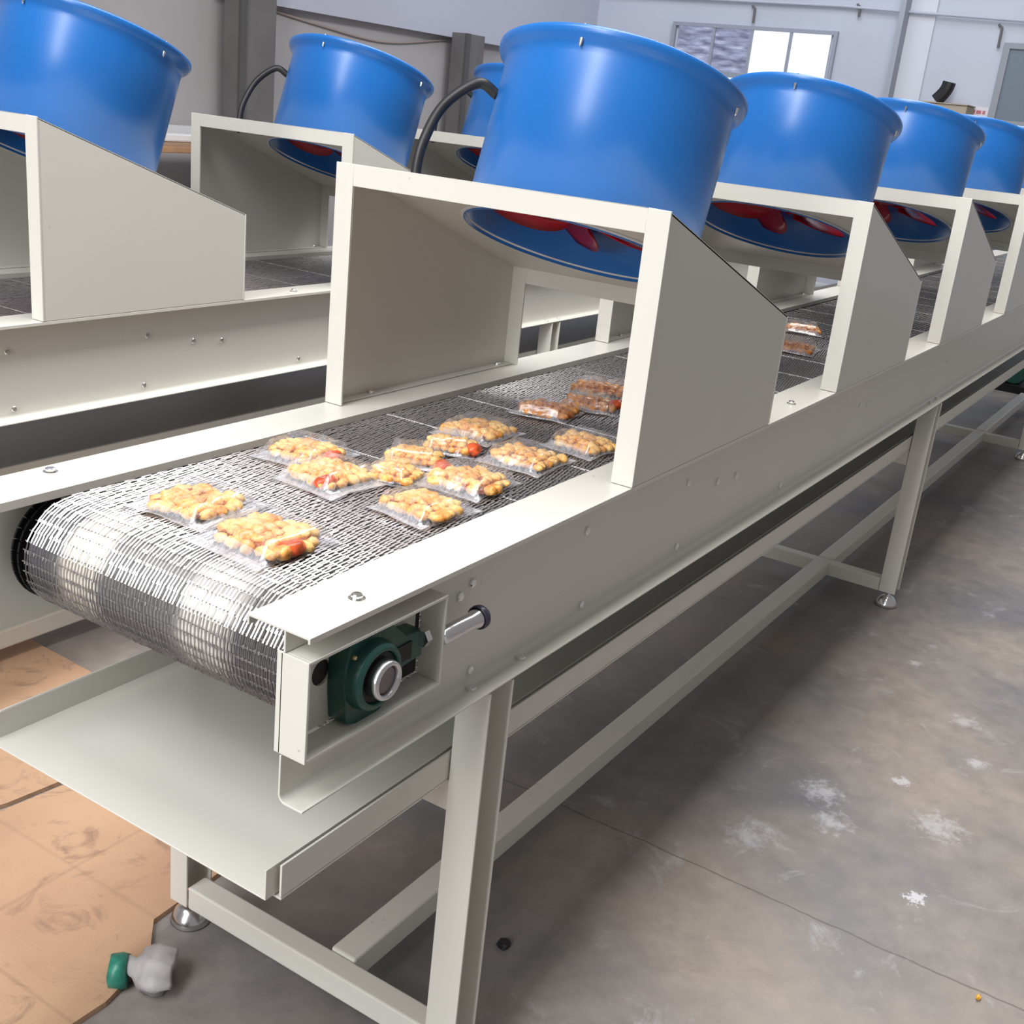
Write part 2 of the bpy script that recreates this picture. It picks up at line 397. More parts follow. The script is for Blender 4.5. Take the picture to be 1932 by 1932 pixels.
    add_lathe(bm, [(0, 0), (RR-.012, 0), (RR-.012, .012), (0, .012)], (RX, yb1+.010, RZ), (0, 1, 0), 28)
    i = 0; s = smin+.1
    while s < LEN-.5:
        x, z, nx, nz = path(s); tx, tz = nz, -nx
        for dy in (.0, .012):
            q = [(-.0065, -.005), (.0065, -.005), (.0065, .005), (-.0065, .005)]
            vs = [[bm.verts.new((x+tx*a+nx*(b_-.004), yb1+.006+dy+e, z+tz*a+nz*(b_-.004))) for a, b_ in q] for e in (0, .003)]
            for k in range(4): bm.faces.new((vs[0][k], vs[0][(k+1) % 4], vs[1][(k+1) % 4], vs[1][k]))
            bm.faces.new(vs[0]); bm.faces.new(vs[1])
        s += .0145
    link('drive_chain', bm, M['dark'], c)
    # take-up box and bearing ------------------------------------
    bz0, bz1, bx = .7105, .8235, .2305
    bm = bmesh.new()
    add_box(bm, 0, .0035, 0, WB+.008, bz0, bz1)
    add_box(bm, .0036, bx, 0, WB, bz1-.0035, bz1)
    add_box(bm, .0036, bx, 0, WB, bz0, bz0+.0035)
    add_box(bm, bx-.0035, bx, 0, WB-.0005, bz0+.0036, bz1-.0036)
    hb = link('bearing_box', bm, M['cream'], c, bevel=.0007)
    hp = hole_plate(.085, .105, .058, .062, .0145, .003, lambda u, v, n: (.0045+u, WB+.0035+n, .7145+v), 28)
    link('slotted_plate', hp, M['cream'], hb)
    link('rear_plate', box(.150, .222, WB+.0035, WB+.0065, .775, .8195), M['cream'], hb)
    link('box_shade_plate', box(.004, .234, WB+.0068, WB+.0078, .712, .822), M['bed'], hb)  # thin dark plate standing for the shade inside the box
    # cast housing
    bx0, bzc = .112, .766
    bm = bmesh.new(); ol = []
    body = [(-.040, -.012), (-.036, -.046), (-.018, -.0535), (.018, -.0535), (.036, -.044), (.044, -.024), (.060, -.014), (.092, -.012), (.092, .020), (.060, .024),
            (.036, .044), (.016, .0525), (-.018, .0525), (-.034, .046), (-.041, .018)]
    fr_ = [bm.verts.new((bx0+a, .012, bzc+b_)) for a, b_ in body]; bk = [bm.verts.new((bx0+a, WB+.003, bzc+b_)) for a, b_ in body]
    bm.faces.new(fr_); bm.faces.new(bk[::-1])
    for k in range(len(body)): bm.faces.new((fr_[k], fr_[(k+1) % len(body)], bk[(k+1) % len(body)], bk[k]))
    add_lathe(bm, [(.040, 0), (.0375, -.012), (.034, -.0155), (.030, -.0155), (.029, -.008), (.0, -.006)][::-1], (bx0, .012, bzc), (0, 1, 0), 36)
    hs = link('bearing_housing', bm, M['green'], c, bevel=.0015)
    tag(hs, 'green cast bearing housing')
    link('bearing_seal', lathe([(.0, 0), (.0285, 0), (.0285, .004), (0, .004)], (bx0, .0005, bzc), (0, 1, 0), 32), M['dark'], hs)
    o = link('bearing_ring', lathe([(.0165, -.004), (.0165, -.013), (.0185, -.015), (.021, -.0145), (.0225, -.012), (.0225, .002), (.0, .002)], (bx0, .0, bzc), (0, 1, 0), 40), M['steel'], hs, smooth=True)
    link('shaft_end', lathe([(0, -.010), (.0145, -.010), (.0163, -.008), (.0163, .003)], (bx0, 0, bzc), (0, 1, 0), 32), simple('shaft_dark', (.22, .2, .2), .3, 1.0), hs, smooth=False)
    link('grease_nipple', lathe([(0, 0), (.003, 0), (.003, .004), (.0018, .006), (0, .007)], (bx0-.030, .012, bzc+.03), (-.4, -1, .3), 10), simple('brass', (.7, .6, .35), .3, 1), hs)
    link('housing_slot', box(bx0+.042, bx0+.070, .0105, .013, bzc-.007, bzc+.014), M['dark'], hs)
    link('clamp_nut', lathe([(0, 0), (.011, 0), (.011, .009), (.0, .009)], (bx0+.084, .010, bzc+.012), (1, 0, 0), 6), M['zinc'], hs)
    # take-up screw with dark cap
    sc = link('adjusting_screw', lathe([(0, 0), (.0100, 0), (.0100, .052), (.0115, .062), (.0128, .070), (.011, .075), (0, .0755)], (bx-.001, .004, .771), (1, -.05, .02), 20), M['steel'], c, smooth=True)
    link('screw_cap', lathe([(.0129, .0), (.0145, 0), (.0150, .004), (.0145, .008), (.011, .0125), (0, .013)], (bx+.066, .0008, .7725), (1, -.05, .02), 20), M['cap'], sc, smooth=True)
    # catch tray -------------------------------------------------
    zt = .5095
    bm = sheet([(.062, zt+.037), (.062, zt), (.541, zt), (.541, zt+.037)], .016, LEN, -.002)
    link('catch_tray', bm, M['cream'], c, bevel=.0006)
    for y0, sg in ((.052, 1), (.5445, -1)):
        bm = sheet([(y0, zt-.003), (y0, zt+.038)], .032, LEN, -.003*sg)
        add_sheet(bm, [(y0, zt-.004), (y0+sg*.026, zt-.004)], .032, LEN, -.003)
        link('tray_rail', bm, M['cream'], c, bevel=.0005)
    # legs -------------------------------------------------------
    for lx in (.345, 2.69, 5.05):
        lw = .056
        for side in (0, 1):
            y0 = .0 if side == 0 else W
            ys = (0.0, .050) if side == 0 else (W-.050+.012, W+.0)
            # channel open to the camera side (-y)
            bm = sheet([(lx, ys[0]), (lx, ys[1]), (lx+lw, ys[1]), (lx+lw, ys[0])], .050, ZB-.003, -.0035, axis='z')
            lg = link('leg', bm, M['cream'], c, bevel=.0008)
            fy = (ys[0]+ys[1])/2; fx = lx+lw*.5
            ft = bmesh.new()
            add_lathe(ft, [(0, 0), (.031, 0), (.034, .003), (.031, .012), (.026, .022), (.018, .030), (.010, .034), (.0065, .035), (.0065, .056), (0, .056)], (fx, fy, 0), (0, 0, 1), 28)
            link('levelling_foot', ft, M['steel'], lg, smooth=True)
        link('crossbar', box(lx+.002, lx+.040, .0515, W-.039, .048, .090), M['cream'], c, bevel=.003)
        link('crossbar', box(lx+.004, lx+.040, .0515, W-.039, .455, zt-.008), M['cream'], c, bevel=.002)
    for x0, x1 in ((.386, 2.691), (2.731, 5.05), (5.091, LEN)):
        link('stretcher_bar', box(x0, x1, .215, .262, .048, .094), M['cream'], c, bevel=.004)
    return c
def kids(o): return [x for x in bpy.data.objects if x.parent == o]
def copy_tree(o, parent=None):
    n = o.copy(); COL.objects.link(n); n.parent = parent
    for k in kids(o): copy_tree(k, n)
    return n
conv = make_conveyor()
tag(conv, 'cream belt conveyor in front carrying the food bags, steel mesh belt', 'conveyor', 'mesh belt conveyors')
conv2 = copy_tree(conv); conv2.location = (0, 1.3085, 0)
tag(conv2, 'cream belt conveyor behind at left, no bags on its belt', 'conveyor', 'mesh belt conveyors')

# ------------------------------------------------------------------ fan hoods
D, H1, H2 = .5438, .3842, .1964
th = math.atan2(H1-H2, D)
def make_hood():
    c = empty('fan_hood'); FW = .034; t = .003
    # side panels with folded front and rear flanges
    for y0, sg in ((0, 1), (W, -1)):
        bm = bmesh.new()
        out = [(0, 0), (D, 0), (D, H2), (0, H1)]
        vs = [[bm.verts.new((x, y0+sg*e, z)) for x, z in out] for e in (0, t)]
        for k in range(4): bm.faces.new((vs[0][k], vs[0][(k+1) % 4], vs[1][(k+1) % 4], vs[1][k]))
        bm.faces.new(vs[0]); bm.faces.new(vs[1])
        add_box(bm, .001, D-.001, min(y0+sg*t, y0+sg*.024), max(y0+sg*t, y0+sg*.024), 0, .002)
        p_ = link('side_panel', bm, M['cream'], c, bevel=.001)
        if sg < 0:
            for x in (.10, .50): bolt(p_, (x, W-.014, .002), (0, 0, 1), .005, .005)
    # open frames front and rear
    for x0, x1, h, nm in ((-.0015, .0025, H1, 'front_frame'), (D-.0025, D+.0015, H2, 'rear_frame')):
        bm = bmesh.new(); zt_ = h + (.001 if x0 < 0 else -.001)
        add_box(bm, x0, x1, -.0008, FW, .0005, zt_); add_box(bm, x0, x1, W-FW, W+.0008, .0005, zt_)
        add_box(bm, x0, x1, FW, W-FW, h-.032, zt_)
        bmesh.ops.remove_doubles(bm, verts=bm.verts, dist=1e-6)
        link(nm, bm, M['cream'], c, bevel=.0008)
    # sloping top plate with the fan opening
    ca, sa = math.cos(th), math.sin(th); LS = math.hypot(D, H1-H2)
    def place(u, v, n): return (u*ca+n*sa, v, H1-u*sa+n*ca)
    hc = LS/2+.0034
    link('top_plate', hole_plate(LS, W, hc, W/2, .190, -.003, place, 64), M['cream'], c)
    ax = Vector((sa, 0, ca)); o_ = Vector(place(hc, W/2, 0))
    # barrel
    r = .1934; Lb = .277
    prof = [(r-.003, -.008), (r, -.008), (r, Lb-.034), (r+.0015, Lb-.026), (r+.006, Lb-.019), (r+.013, Lb-.013), (r+.0165, Lb-.006), (r+.0165, Lb-.001), (r+.0135, Lb+.001),
            (r+.009, Lb-.004), (r+.002, Lb-.013), (r-.003, Lb-.022)]
    br = link('fan_barrel', lathe(prof, o_, ax, 96, closed=True), M['blue'], c, smooth=True)
    # thin bare ring where the barrel meets the plate
    link('seat_ring', lathe([(r+.0005, -.006), (r+.006, -.006), (r+.006, -.0035), (r+.0005, -.0035)], o_, ax, 72, closed=True), M['white'], c)
    u, w_ = Vector((ca, 0, -sa)), Vector((0, 1, 0))
    for a in (187, 277, 97, 7):
        d_ = u*math.cos(R(a))+w_*math.sin(R(a))
        bm = bmesh.new(); add_lathe(bm, [(0, -.004), (.003, -.004), (.003, .003), (0, .004)], o_+d_*(r+.0075)+ax*(Lb+.000), ax, 8)
        add_lathe(bm, [(0, 0), (.0035, 0), (.0022, .010), (0, .013)], o_+d_*(r+.007)+ax*(Lb-.018), -ax, 8)
        link('rim_screw', bm, M['zinc'], br)
    # fan: motor with wide unseen top disc added to block light, hub, blades, struts
    f = link('fan_motor_light_block', lathe([(0, .10), (.062, .10), (.065, .105), (.065, .17), (.125, .175), (.130, .185), (.130, .243), (.120, .25), (0, .25)], o_, ax, 32), M['motor'], c, smooth=False)
    link('fan_hub', lathe([(0, .045), (.026, .047), (.032, .055), (.032, .102), (0, .102)], o_, ax, 28), M['red'], f)
    for k in range(5):
        a0 = 2*math.pi*k/5+.62; bm = bmesh.new(); rows = []
        for i in range(11):
            rr = .030+(.150)*i/10; ch = .035+.095*math.sin(math.pi*min(1, (i/10)*.62+.12))*(1 if i < 9 else (.9 if i == 9 else .62))
            pit = R(42-18*i/10); row = []
            for j in range(7):
                s = (j/6-.5)*ch; a = a0+(s*math.cos(pit))/max(rr, .05)+.10*(i/10)**2
                h = .052+s*math.sin(pit)+.006*(1-(2*j/6-1)**2)
                row.append(o_+(u*math.cos(a)+w_*math.sin(a))*rr+ax*h)
            rows.append(row)
        for off in (0, .0022):
            pass
        V0 = [[bm.verts.new(p_) for p_ in row] for row in rows]; V1 = [[bm.verts.new(p_+ax*.0022) for p_ in row] for row in rows]
        for i in range(10):
            for j in range(6):
                bm.faces.new((V0[i][j], V0[i+1][j], V0[i+1][j+1], V0[i][j+1])); bm.faces.new((V1[i][j], V1[i][j+1], V1[i+1][j+1], V1[i+1][j]))
        for i in range(10):
            for j in (0, 6): bm.faces.new((V0[i][j], V0[i+1][j], V1[i+1][j], V1[i][j]))
        for j in range(6):
            for i in (0, 10): bm.faces.new((V0[i][j], V0[i][j+1], V1[i][j+1], V1[i][j]))
        link('fan_blade', bm, M['red'], f, smooth=True)
    for k in range(3):
        a = R(30+120*k); d_ = u*math.cos(a)+w_*math.sin(a); bm = bmesh.new()
        add_tube(bm, [o_+d_*.05+ax*.19, o_+d_*(r-.002)+ax*.19], .006, 8); link('motor_strut', bm, M['motor'], f)
    # power cable from the barrel down to the plate
    x1 = .6752
    d_ = u*math.cos(R(128))+w_*math.sin(R(128))
    st = o_+d_*(r-.002)+ax*.190
    pts = spline([st, st+d_*.035+Vector((0, 0, .008)), (.170, .505, .482), (.125, .508, .420), (.110, .506, .365), (.112, .503, .343)], 8)
    bm = bmesh.new(); add_tube(bm, pts, .0085, 12); link('power_cable', bm, M['rubber'], c, smooth=True)
    link('cable_gland', lathe([(0, 0), (.014, 0), (.014, .008), (.010, .014), (0, .014)], (.112, .503, .3455), ax, 12), M['rubber'], c)
    return c
hood = make_hood()
xs = [.6752, 1.6122, 2.5181, 3.4278, 4.34, 5.25]
labA = ['nearest fan hood with the largest blue barrel, in front centre of the row',
        'second fan hood on the front conveyor, right of the largest blue barrel',
        'third fan hood on the front conveyor, its barrel overlapped by the second',
        'fourth fan hood on the front conveyor, near the right edge of the photo',
        'fifth fan hood on the front conveyor, only a sliver at the right edge', None]
labB = ['fan hood at the left edge, on the rear conveyor, its blue barrel cut off',
        'middle-left fan hood on the rear conveyor, whole blue barrel in view against the wall',
        'third fan hood on the rear conveyor, half hidden behind the largest blue barrel',
        'fourth fan hood on the rear conveyor, glimpsed through the front hoods',
        'fifth fan hood on the rear conveyor, glimpsed far behind the front hoods', None]
first = True
for y, z, labs, g, ks in ((0, HZ, labA, 'fan hoods on the front conveyor', range(6)), (1.3085, HZ, labB, 'fan hoods on the rear conveyor', range(5))):
    for k in ks:
        if labs[k] is None: continue
        o = hood if first else copy_tree(hood); first = False
        xx = xs[k] if y == 0 else [.6758, 1.585, 2.50, 3.42, 4.33][k]
        o.location = (xx, y, z+.0005)
        tag(o, labs[k], 'fan hood', g)

# ------------------------------------------------------------------ bags of fried food
ZBELT = RZ+RR+.0032
def make_bag(i, cx, cy, w, d, rot, fw, fd, fx, fy, red, label, hgt=.022, tilt=0):
    rnd = random.Random(100+i)
    c = empty('food_bag', (cx, cy, ZBELT)); c.rotation_euler = (0, 0, R(rot))
    tag(c, label, 'food bag', 'clear bags of fried food on the mesh belt')
    fw += .010; fd += .012
    fmat = M['food'] if i < 12 else M['food_shaded']
    # nuggets
    bm = bmesh.new(); nx, ny = 6, 6
    for a in range(nx):
        for b_ in range(ny):
            if (a in (0, nx-1)) and (b_ in (0, ny-1)) and rnd.random() < .55: continue
            r = rnd.uniform(.0070, .0106)*(fw/.088)
            px_ = fx+(a/(nx-1)-.5)*(fw-.014)+rnd.uniform(-.003, .003); py_ = fy+(b_/(ny-1)-.5)*(fd-.014)+rnd.uniform(-.003, .003)
            e = max(abs(a/(nx-1)-.5), abs(b_/(ny-1)-.5))*2
            pz = .0085+(1-e**3)*(hgt-.016)*rnd.uniform(.55, 1)
            st = len(bm.verts); res = bmesh.ops.create_icosphere(bm, subdivisions=2, radius=1)
            sx, sy, sz = r*rnd.uniform(.85, 1.35), r*rnd.uniform(.85, 1.35), r*rnd.uniform(.6, .85)
            q = Matrix.Rotation(rnd.uniform(0, 6.28), 3, 'Z'); sd = Vector((rnd.random()*50, i*3.1, 0))
            for v in res['verts']:
                k = 1+.34*noise.noise(v.co*1.5+sd)+.12*noise.noise(v.co*5+sd)
                p_ = q @ Vector((v.co.x*sx*k, v.co.y*sy*k, v.co.z*sz*k)); v.co = Vector((px_, py_, max(.0012, pz+p_.z)))+Vector((p_.x, p_.y, 0))
    st = len(bm.faces); res = bmesh.ops.create_icosphere(bm, subdivisions=3, radius=1)
    for v in res['verts']:      # brown mass filling the gaps, standing for dark crevices
        k = 1+.10*noise.noise(v.co*2+Vector((i*5, 0, 0))); q = v.co.copy(); mx = max(abs(q.x), abs(q.y), .001); l = math.hypot(q.x, q.y); f2 = (l/mx)**.75
        v.co = Vector((fx+q.x*f2*(fw/2-.006)*k, fy+q.y*f2*(fd/2-.006)*k, max(.001, .0075+q.z*.0062)))
    bm.faces.ensure_lookup_table()
    for f_ in bm.faces[st:]: f_.material_index = 1
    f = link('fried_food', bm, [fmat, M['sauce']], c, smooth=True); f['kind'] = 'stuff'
    if red:
        bm = bmesh.new(); res = bmesh.ops.create_icosphere(bm, subdivisions=3, radius=1)
        sd = Vector((i*2.3, 0, 0))
        for v in res['verts']:
            k = 1+.25*noise.noise(v.co*1.4+sd); v.co = Vector((red[0]+v.co.x*.018*k, red[1]+v.co.y*.013*k, max(.001, .0105+v.co.z*.0095*k)))
        link('red_sauce', bm, M['cupred'], c, smooth=True)
    # pillow film
    bm = bmesh.new(); n = 26; top = []; bot = []
    for a in range(n+1):
        rt, rb = [], []
        for b_ in range(n+1):
            u = a/n*2-1; v = b_/n*2-1
            pin = 1-.05*(1-abs(v))*abs(u)**2
            x = u*w/2*(1-.05*math.cos(v*math.pi/2)*abs(u)); y = v*d/2*(1-.05*math.cos(u*math.pi/2)*abs(v))
            # distance outside the food rectangle
            ex = max(0, abs(x-fx)-fw/2+.010)/(w/2-fw/2+.006); ey = max(0, abs(y-fy)-fd/2+.010)/(d/2-fd/2+.006)
            e = min(1, math.hypot(max(0, ex), max(0, ey))); k = .5+.5*math.cos(math.pi*e)
            nz = noise.noise(Vector((x*55, y*55, i*7.7)))
            z = .0022+k*(hgt+.0015)+nz*.0022*(.35+k)
            edge = max(abs(u), abs(v)); flip = noise.noise(Vector((u*1.3, v*1.3, i*3.3)))
            up = max(0, flip)*.006*max(0, edge-.55)/.45
            rt.append(bm.verts.new((x, y, max(.0012, z+up)))); 
            rb.append(rt[-1] if edge > .999 else bm.verts.new((x, y, .0004+up*.8)))
        top.append(rt); bot.append(rb)
    for a in range(n):
        for b_ in range(n):
            bm.faces.new((top[a][b_], top[a+1][b_], top[a+1][b_+1], top[a][b_+1]))
            q = [bot[a][b_], bot[a][b_+1], bot[a+1][b_+1], bot[a+1][b_]]
            if len(set(q)) == 4:
                try: bm.faces.new(q)
                except ValueError: pass
    bm.faces.ensure_lookup_table()
    for f_ in bm.faces:
        q = f_.calc_center_median()
        if max(abs(q.x-fx)-fw/2, abs(q.y-fy)-fd/2) > .003: f_.material_index = 1
    link('clear_film', bm, [M['film'], M['film_edge']], c, smooth=True)
    return c
B = [  # cx, cy, w, d, rot, food w, food d, food offset, red offset, label
 (.194, .357, .135, .130, 3, .085, .088, -.004, .0, None, 'clear food bag at front left end of the belt, beside the far chain'),
 (.166, .222, .140, .130, -3, .088, .098, .004, -.004, (-.004, -.052), 'frontmost clear food bag at the belt end with red sauce at its right corner'),
 (.452, .416, .125, .115, 6, .075, .085, .0, .0, (-.005, -.050), 'clear food bag lying closest to the far rail, first behind the two front ones'),
 (.395, .315, .125, .120, -4, .080, .080, .004, .010, (-.030, -.018), 'clear food bag with red sauce and white glare, in the left of the middle cluster'),
 (.473, .268, .082, .078, 12, .060, .056, .0, .0, None, 'clear food bag half tucked behind the one with white glare'),
 (.556, .300, .100, .092, 32, .068, .066, .0, .0, None, 'clear food bag in the centre of the cluster with a crease across its top'),
 (.652, .302, .092, .086, 28, .062, .062, .0, .0, (-.022, -.038), 'clear food bag at the back of the middle cluster with a dark red end'),
 (.758, .322, .130, .115, 2, .082, .078, .0, .0, None, 'clear food bag alone on dark mesh beyond the middle cluster, at left of the belt'),
 (.530, .186, .125, .115, 2, .080, .092, .0, -.004, (.012, .050), 'clear food bag in the cluster with a round red dab at its left end'),
 (.396, .160, .120, .105, -8, .072, .082, .0, .0, None, 'clear food bag nearest the camera-side rail, right of the white-glare bag'),
 (.690, .188, .125, .115, 1, .078, .082, .0, .0, None, 'clear food bag near the camera-side rail, behind the round-dab bag'),
 (.835, .166, .125, .105, -5, .075, .075, .0, .0, None, 'clear food bag partly behind the front post of the nearest hood'),
 (.967, .318, .110, .110, 10, .078, .080, .0, .0, None, 'brown food bag under the nearest fan hood, left of the others there'),
 (1.080, .290, .105, .110, 20, .070, .082, .0, .0, (.01, -.045), 'brown food bag under the nearest fan hood beside the front post'),
 (1.195, .335, .110, .120, 14, .072, .085, .0, .0, None, 'farthest brown food bag under the nearest fan hood'),
 (2.06, .250, .130, .120, 8, .085, .085, .0, .0, None, 'food bag on the belt just beyond the nearest hood panel'),
 (2.36, .335, .120, .110, 20, .075, .08, .0, .0, None, 'small orange food bag far along the belt under the second hood'),
]
for i, a in enumerate(B):
    make_bag(i, a[0], a[1], a[2], a[3], a[4], a[5], a[6], a[7], a[8], a[9], a[10])

# ------------------------------------------------------------------ floor, walls
def struct(name, bm, m, parent=None, **k):
    o = link(name, bm, m, parent, **k)
    if parent is None: o['kind'] = 'structure'
    return o
struct('floor', box(-4, 9, -4.5, 4.82, -.1, 0), M['floor'])
YW, XE = 4.82, 9.0
wl = struct('wall_left', box(-4, XE, YW, YW+.2, 0, 1.0), M['wall'])
# lower recessed field and the lighter upper band that drops slightly towards the front
struct('wall_left_field', box(-4, XE, YW+.05, YW+.2, 1.0, 3.6), M['wall'], wl)
struct('wall_left_band', box(4.5, XE-.002, YW-.02, YW+.05, 1.765, 3.6), M['upper'], wl)
struct('trim_1', box(-4, 6.2, YW-.05, YW-.001, .99, 1.03), M['white'])
for n, (x0, x1, z1) in enumerate([(4.52, 4.83, 3.6), (6.82, 7.08, 1.80)]):
    o = link('wall_pillar', box(x0, x1, YW-.14, YW-.021, 0, z1), M['pillar'])
    tag(o, ['dark grey pillar on the left wall running up past the top of the frame', 'short dark grey pillar on the left wall, topped by the pale band'][n], 'pillar')
    link('pillar_edge', box(x0-.002, x0+.05, YW-.16, YW-.141, 0, z1), simple('pillar_edge_dark', (.09, .088, .09), .7), o)
struct('wall_end', box(XE, XE+.2, -4.5, 4.82+.2, 0, 3.6), M['endwall'])
we = bpy.data.objects['wall_end']
struct('wall_pier', box(XE-.02, XE, 1.86, 2.06, 0, 3.6), simple('pier_white', (.66, .68, .74), .7), we)
struct('wall_return', box(XE-.16, XE-.021, 2.06, 2.10, 0, 3.6), simple('return_grey', (.36, .38, .44), .7), we)
# window: frame, mullions, panes
wn = struct('window_1', box(XE-.004, XE-.001, 2.64, 3.99, 1.42, 2.13), simple('window_back', (.3, .3, .36), .6))
def wf(y0, y1, z0, z1, x0=XE-.035, x1=XE-.005): return box(x0, x1, y0, y1, z0, z1)
fm_ = simple('window_frame_paint', (.33, .35, .42), .5)
bm = bmesh.new()
for a in ((2.62, 4.01, 2.115, 2.145), (2.62, 4.01, 1.735, 1.775), (2.62, 4.01, 1.40, 1.43), (2.590, 2.6195, 1.40, 2.145), (4.0105, 4.04, 1.40, 2.145)): add_box(bm, XE-.035, XE-.005, *a)
for y in (2.975, 3.315, 3.655): add_box(bm, XE-.032, XE-.005, y-.012, y+.012, 1.43, 2.115)
link('window_frame', bm, fm_, wn)
for k, (y0, y1) in enumerate(((2.645, 2.963), (2.987, 3.303), (3.327, 3.643), (3.667, 3.985))):
    for z0, z1 in ((1.775, 2.115), (1.43, 1.735)):
        br_ = (k in (0, 1)) if z0 > 1.6 else True
        if k == 3: br_ = False
        link('window_pane', box(XE-.014, XE-.010, y0, y1, z0, z1), M['pane_bright'] if br_ else M['pane_hazy'], wn)
# conduit with drop hooks
bm = bmesh.new(); add_tube(bm, [(XE-.03, y, 2.33-.0*y) for y in (4.7, 3.4, 2.6)]+[(XE-.05, 2.0, 2.31), (XE-.05, .3, 2.27)], .011, 8)
o = link('wall_conduit', bm, M['upper'], None); tag(o, 'thin pale pipe running along the end wall near its top', 'pipe')
for n, (y, z0, z1) in enumerate(((3.32, 2.17, 2.28), (2.45, 2.26, 2.33), (1.36, 2.10, 2.24))):
    bm = bmesh.new(); add_tube(bm, [(XE-.02, y+.03, z1+.02), (XE-.03, y, z1), (XE-.03, y-.002, z0)], .010, 8)
    tag(link('wall_hook', bm, M['pillar']), ['dark hook above the window on the end wall', 'short dark hook on the end wall right of the window', 'dark hook hanging on the end wall at upper right'][n], 'hook', 'hooks on the end wall')
# door opening
dn = struct('door_1', box(XE-.02, XE-.001, .35, 1.30, 0, 2.10), M['doorgrey'])
bm = bmesh.new()
for a in ((1.271, 1.32, 0, 2.0995), (.3, 1.32, 2.10, 2.14), (.35, 1.27, 1.56, 1.60)): add_box(bm, XE-.035, XE-.0205, *a)
link('door_frame', bm, simple('door_frame_grey', (.3, .32, .36), .6), dn)
# carton on a wall bracket with a black bent pipe
o = empty('wall_carton', (XE-.15, 1.60, 1.47)); tag(o, 'tan carton box standing high against the end wall left of the door', 'carton')
link('box_body', box(-.13, .12, -.17, .17, 0, .20), M['carton'], o, bevel=.004)
link('box_flap', box(-.14, .13, -.175, .175, .201, .208), M['carton'], o)
o = empty('wall_shelf', (XE-.15, 1.60, 0)); tag(o, 'narrow grey stand carrying the tan carton', 'stand')
link('shelf_board', box(-.14, .14, -.2, .2, 1.43, 1.469), M['pillar'], o); link('shelf_post', box(-.03, .03, -.03, .03, 0, 1.43), M['pillar'], o)
bm = bmesh.new(); add_tube(bm, spline([(XE-.17, 1.69, 1.695), (XE-.17, 1.66, 1.73), (XE-.17, 1.635, 1.77), (XE-.17, 1.625, 1.80), (XE-.17, 1.62, 1.83)], 5), .05, 12)
o = link('black_elbow_pipe', bm, M['rubber']); tag(o, 'bent black pipe stub standing on the tan carton', 'pipe')
# notice
o = empty('wall_notice', (XE-.003, 1.33, 1.53)); tag(o, 'small pale paper notice with reddish lines beside the door', 'notice')
link('paper_sheet', box(-.003, 0, -.0, .17, 0, .15), M['paper'], o)
bm = bmesh.new()
for k, (a, b_) in enumerate(((.03, .075), (.085, .12), (.13, .15))): add_box(bm, -.005, -.0031, .17-b_, .17-a, .10, .125)
for k, (a, b_) in enumerate(((.05, .085), (.10, .13))): add_box(bm, -.005, -.0031, .17-b_, .17-a, .045, .062)
link('printed_lines', bm, M['ink'], o)
# loose cable on left wall
bm = bmesh.new(); add_tube(bm, spline([(4.84, YW+.04, 1.755), (5.4, YW+.040, 1.70), (6.1, YW+.040, 1.66), (6.81, YW+.04, 1.74)], 8), .008, 8)
tag(link('slack_cable', bm, simple('cable_beige', (.36, .30, .28), .7)), 'thin slack cable drooping across the left wall between the pillars', 'cable')
# work bench at the left wall
o = empty('work_bench', (4.15, 4.35, 0)); tag(o, 'wooden workbench with dark goods below, by the left wall between two hoods', 'workbench')
link('bench_top', box(-1.0, .40, -.25, .30, .935, .965), M['wood'], o, bevel=.004)
for x in (-.95, .33):
    for y in (-.22, .24): link('leg', box(x, x+.04, y, y+.04, 0, .935), M['pillar'], o)
link('bench_shelf', box(-.95, .35, -.2, .25, .35, .38), M['wood'], o)
for n, (x, y, r_, h_) in enumerate(((-.72, 0, .14, .40), (-.30, 0, .14, .34), (.12, .0, .13, .44))):
    bm = bmesh.new(); res = bmesh.ops.create_icosphere(bm, subdivisions=3, radius=1)
    for v in res['verts']:
        k = 1+.3*noise.noise(v.co*2+Vector((n*9, 0, 0))); v.co = Vector((4.15+x+v.co.x*r_*k, 4.35+y+v.co.y*r_*k, .381+max(0, (v.co.z+.8)*h_*.5*k)))
    tag(link('dark_sack', bm, M['darkwood'], smooth=True), ['dark brown sack leftmost on the bench shelf', 'dark brown sack in the middle of the bench shelf', 'tallest dark brown sack on the bench shelf'][n], 'sack', 'sacks on the bench shelf')
o = link('white_tray', box(3.2, 4.5, 4.40, 4.62, .966, 1.01), M['white'], bevel=.01); tag(o, 'long low white tray on the wooden workbench', 'tray')
# gear motor far right under the conveyor
o = empty('gear_motor', (6.95, .42, 0)); tag(o, 'dark green gear motor low on the floor beyond the conveyor legs at right', 'motor')
link('motor_body', lathe([(0, -.16), (.07, -.16), (.08, -.14), (.08, .08), (.06, .10), (.06, .16), (0, .16)], (0, 0, .12), (1, .2, 0), 24), M['green'], o)
link('gear_case', box(-.05, .11, -.30, -.12, .0, .2), M['green'], o, bevel=.02); link('base_plate', box(-.2, .2, -.12, .12, 0, .045), M['dark'], o)

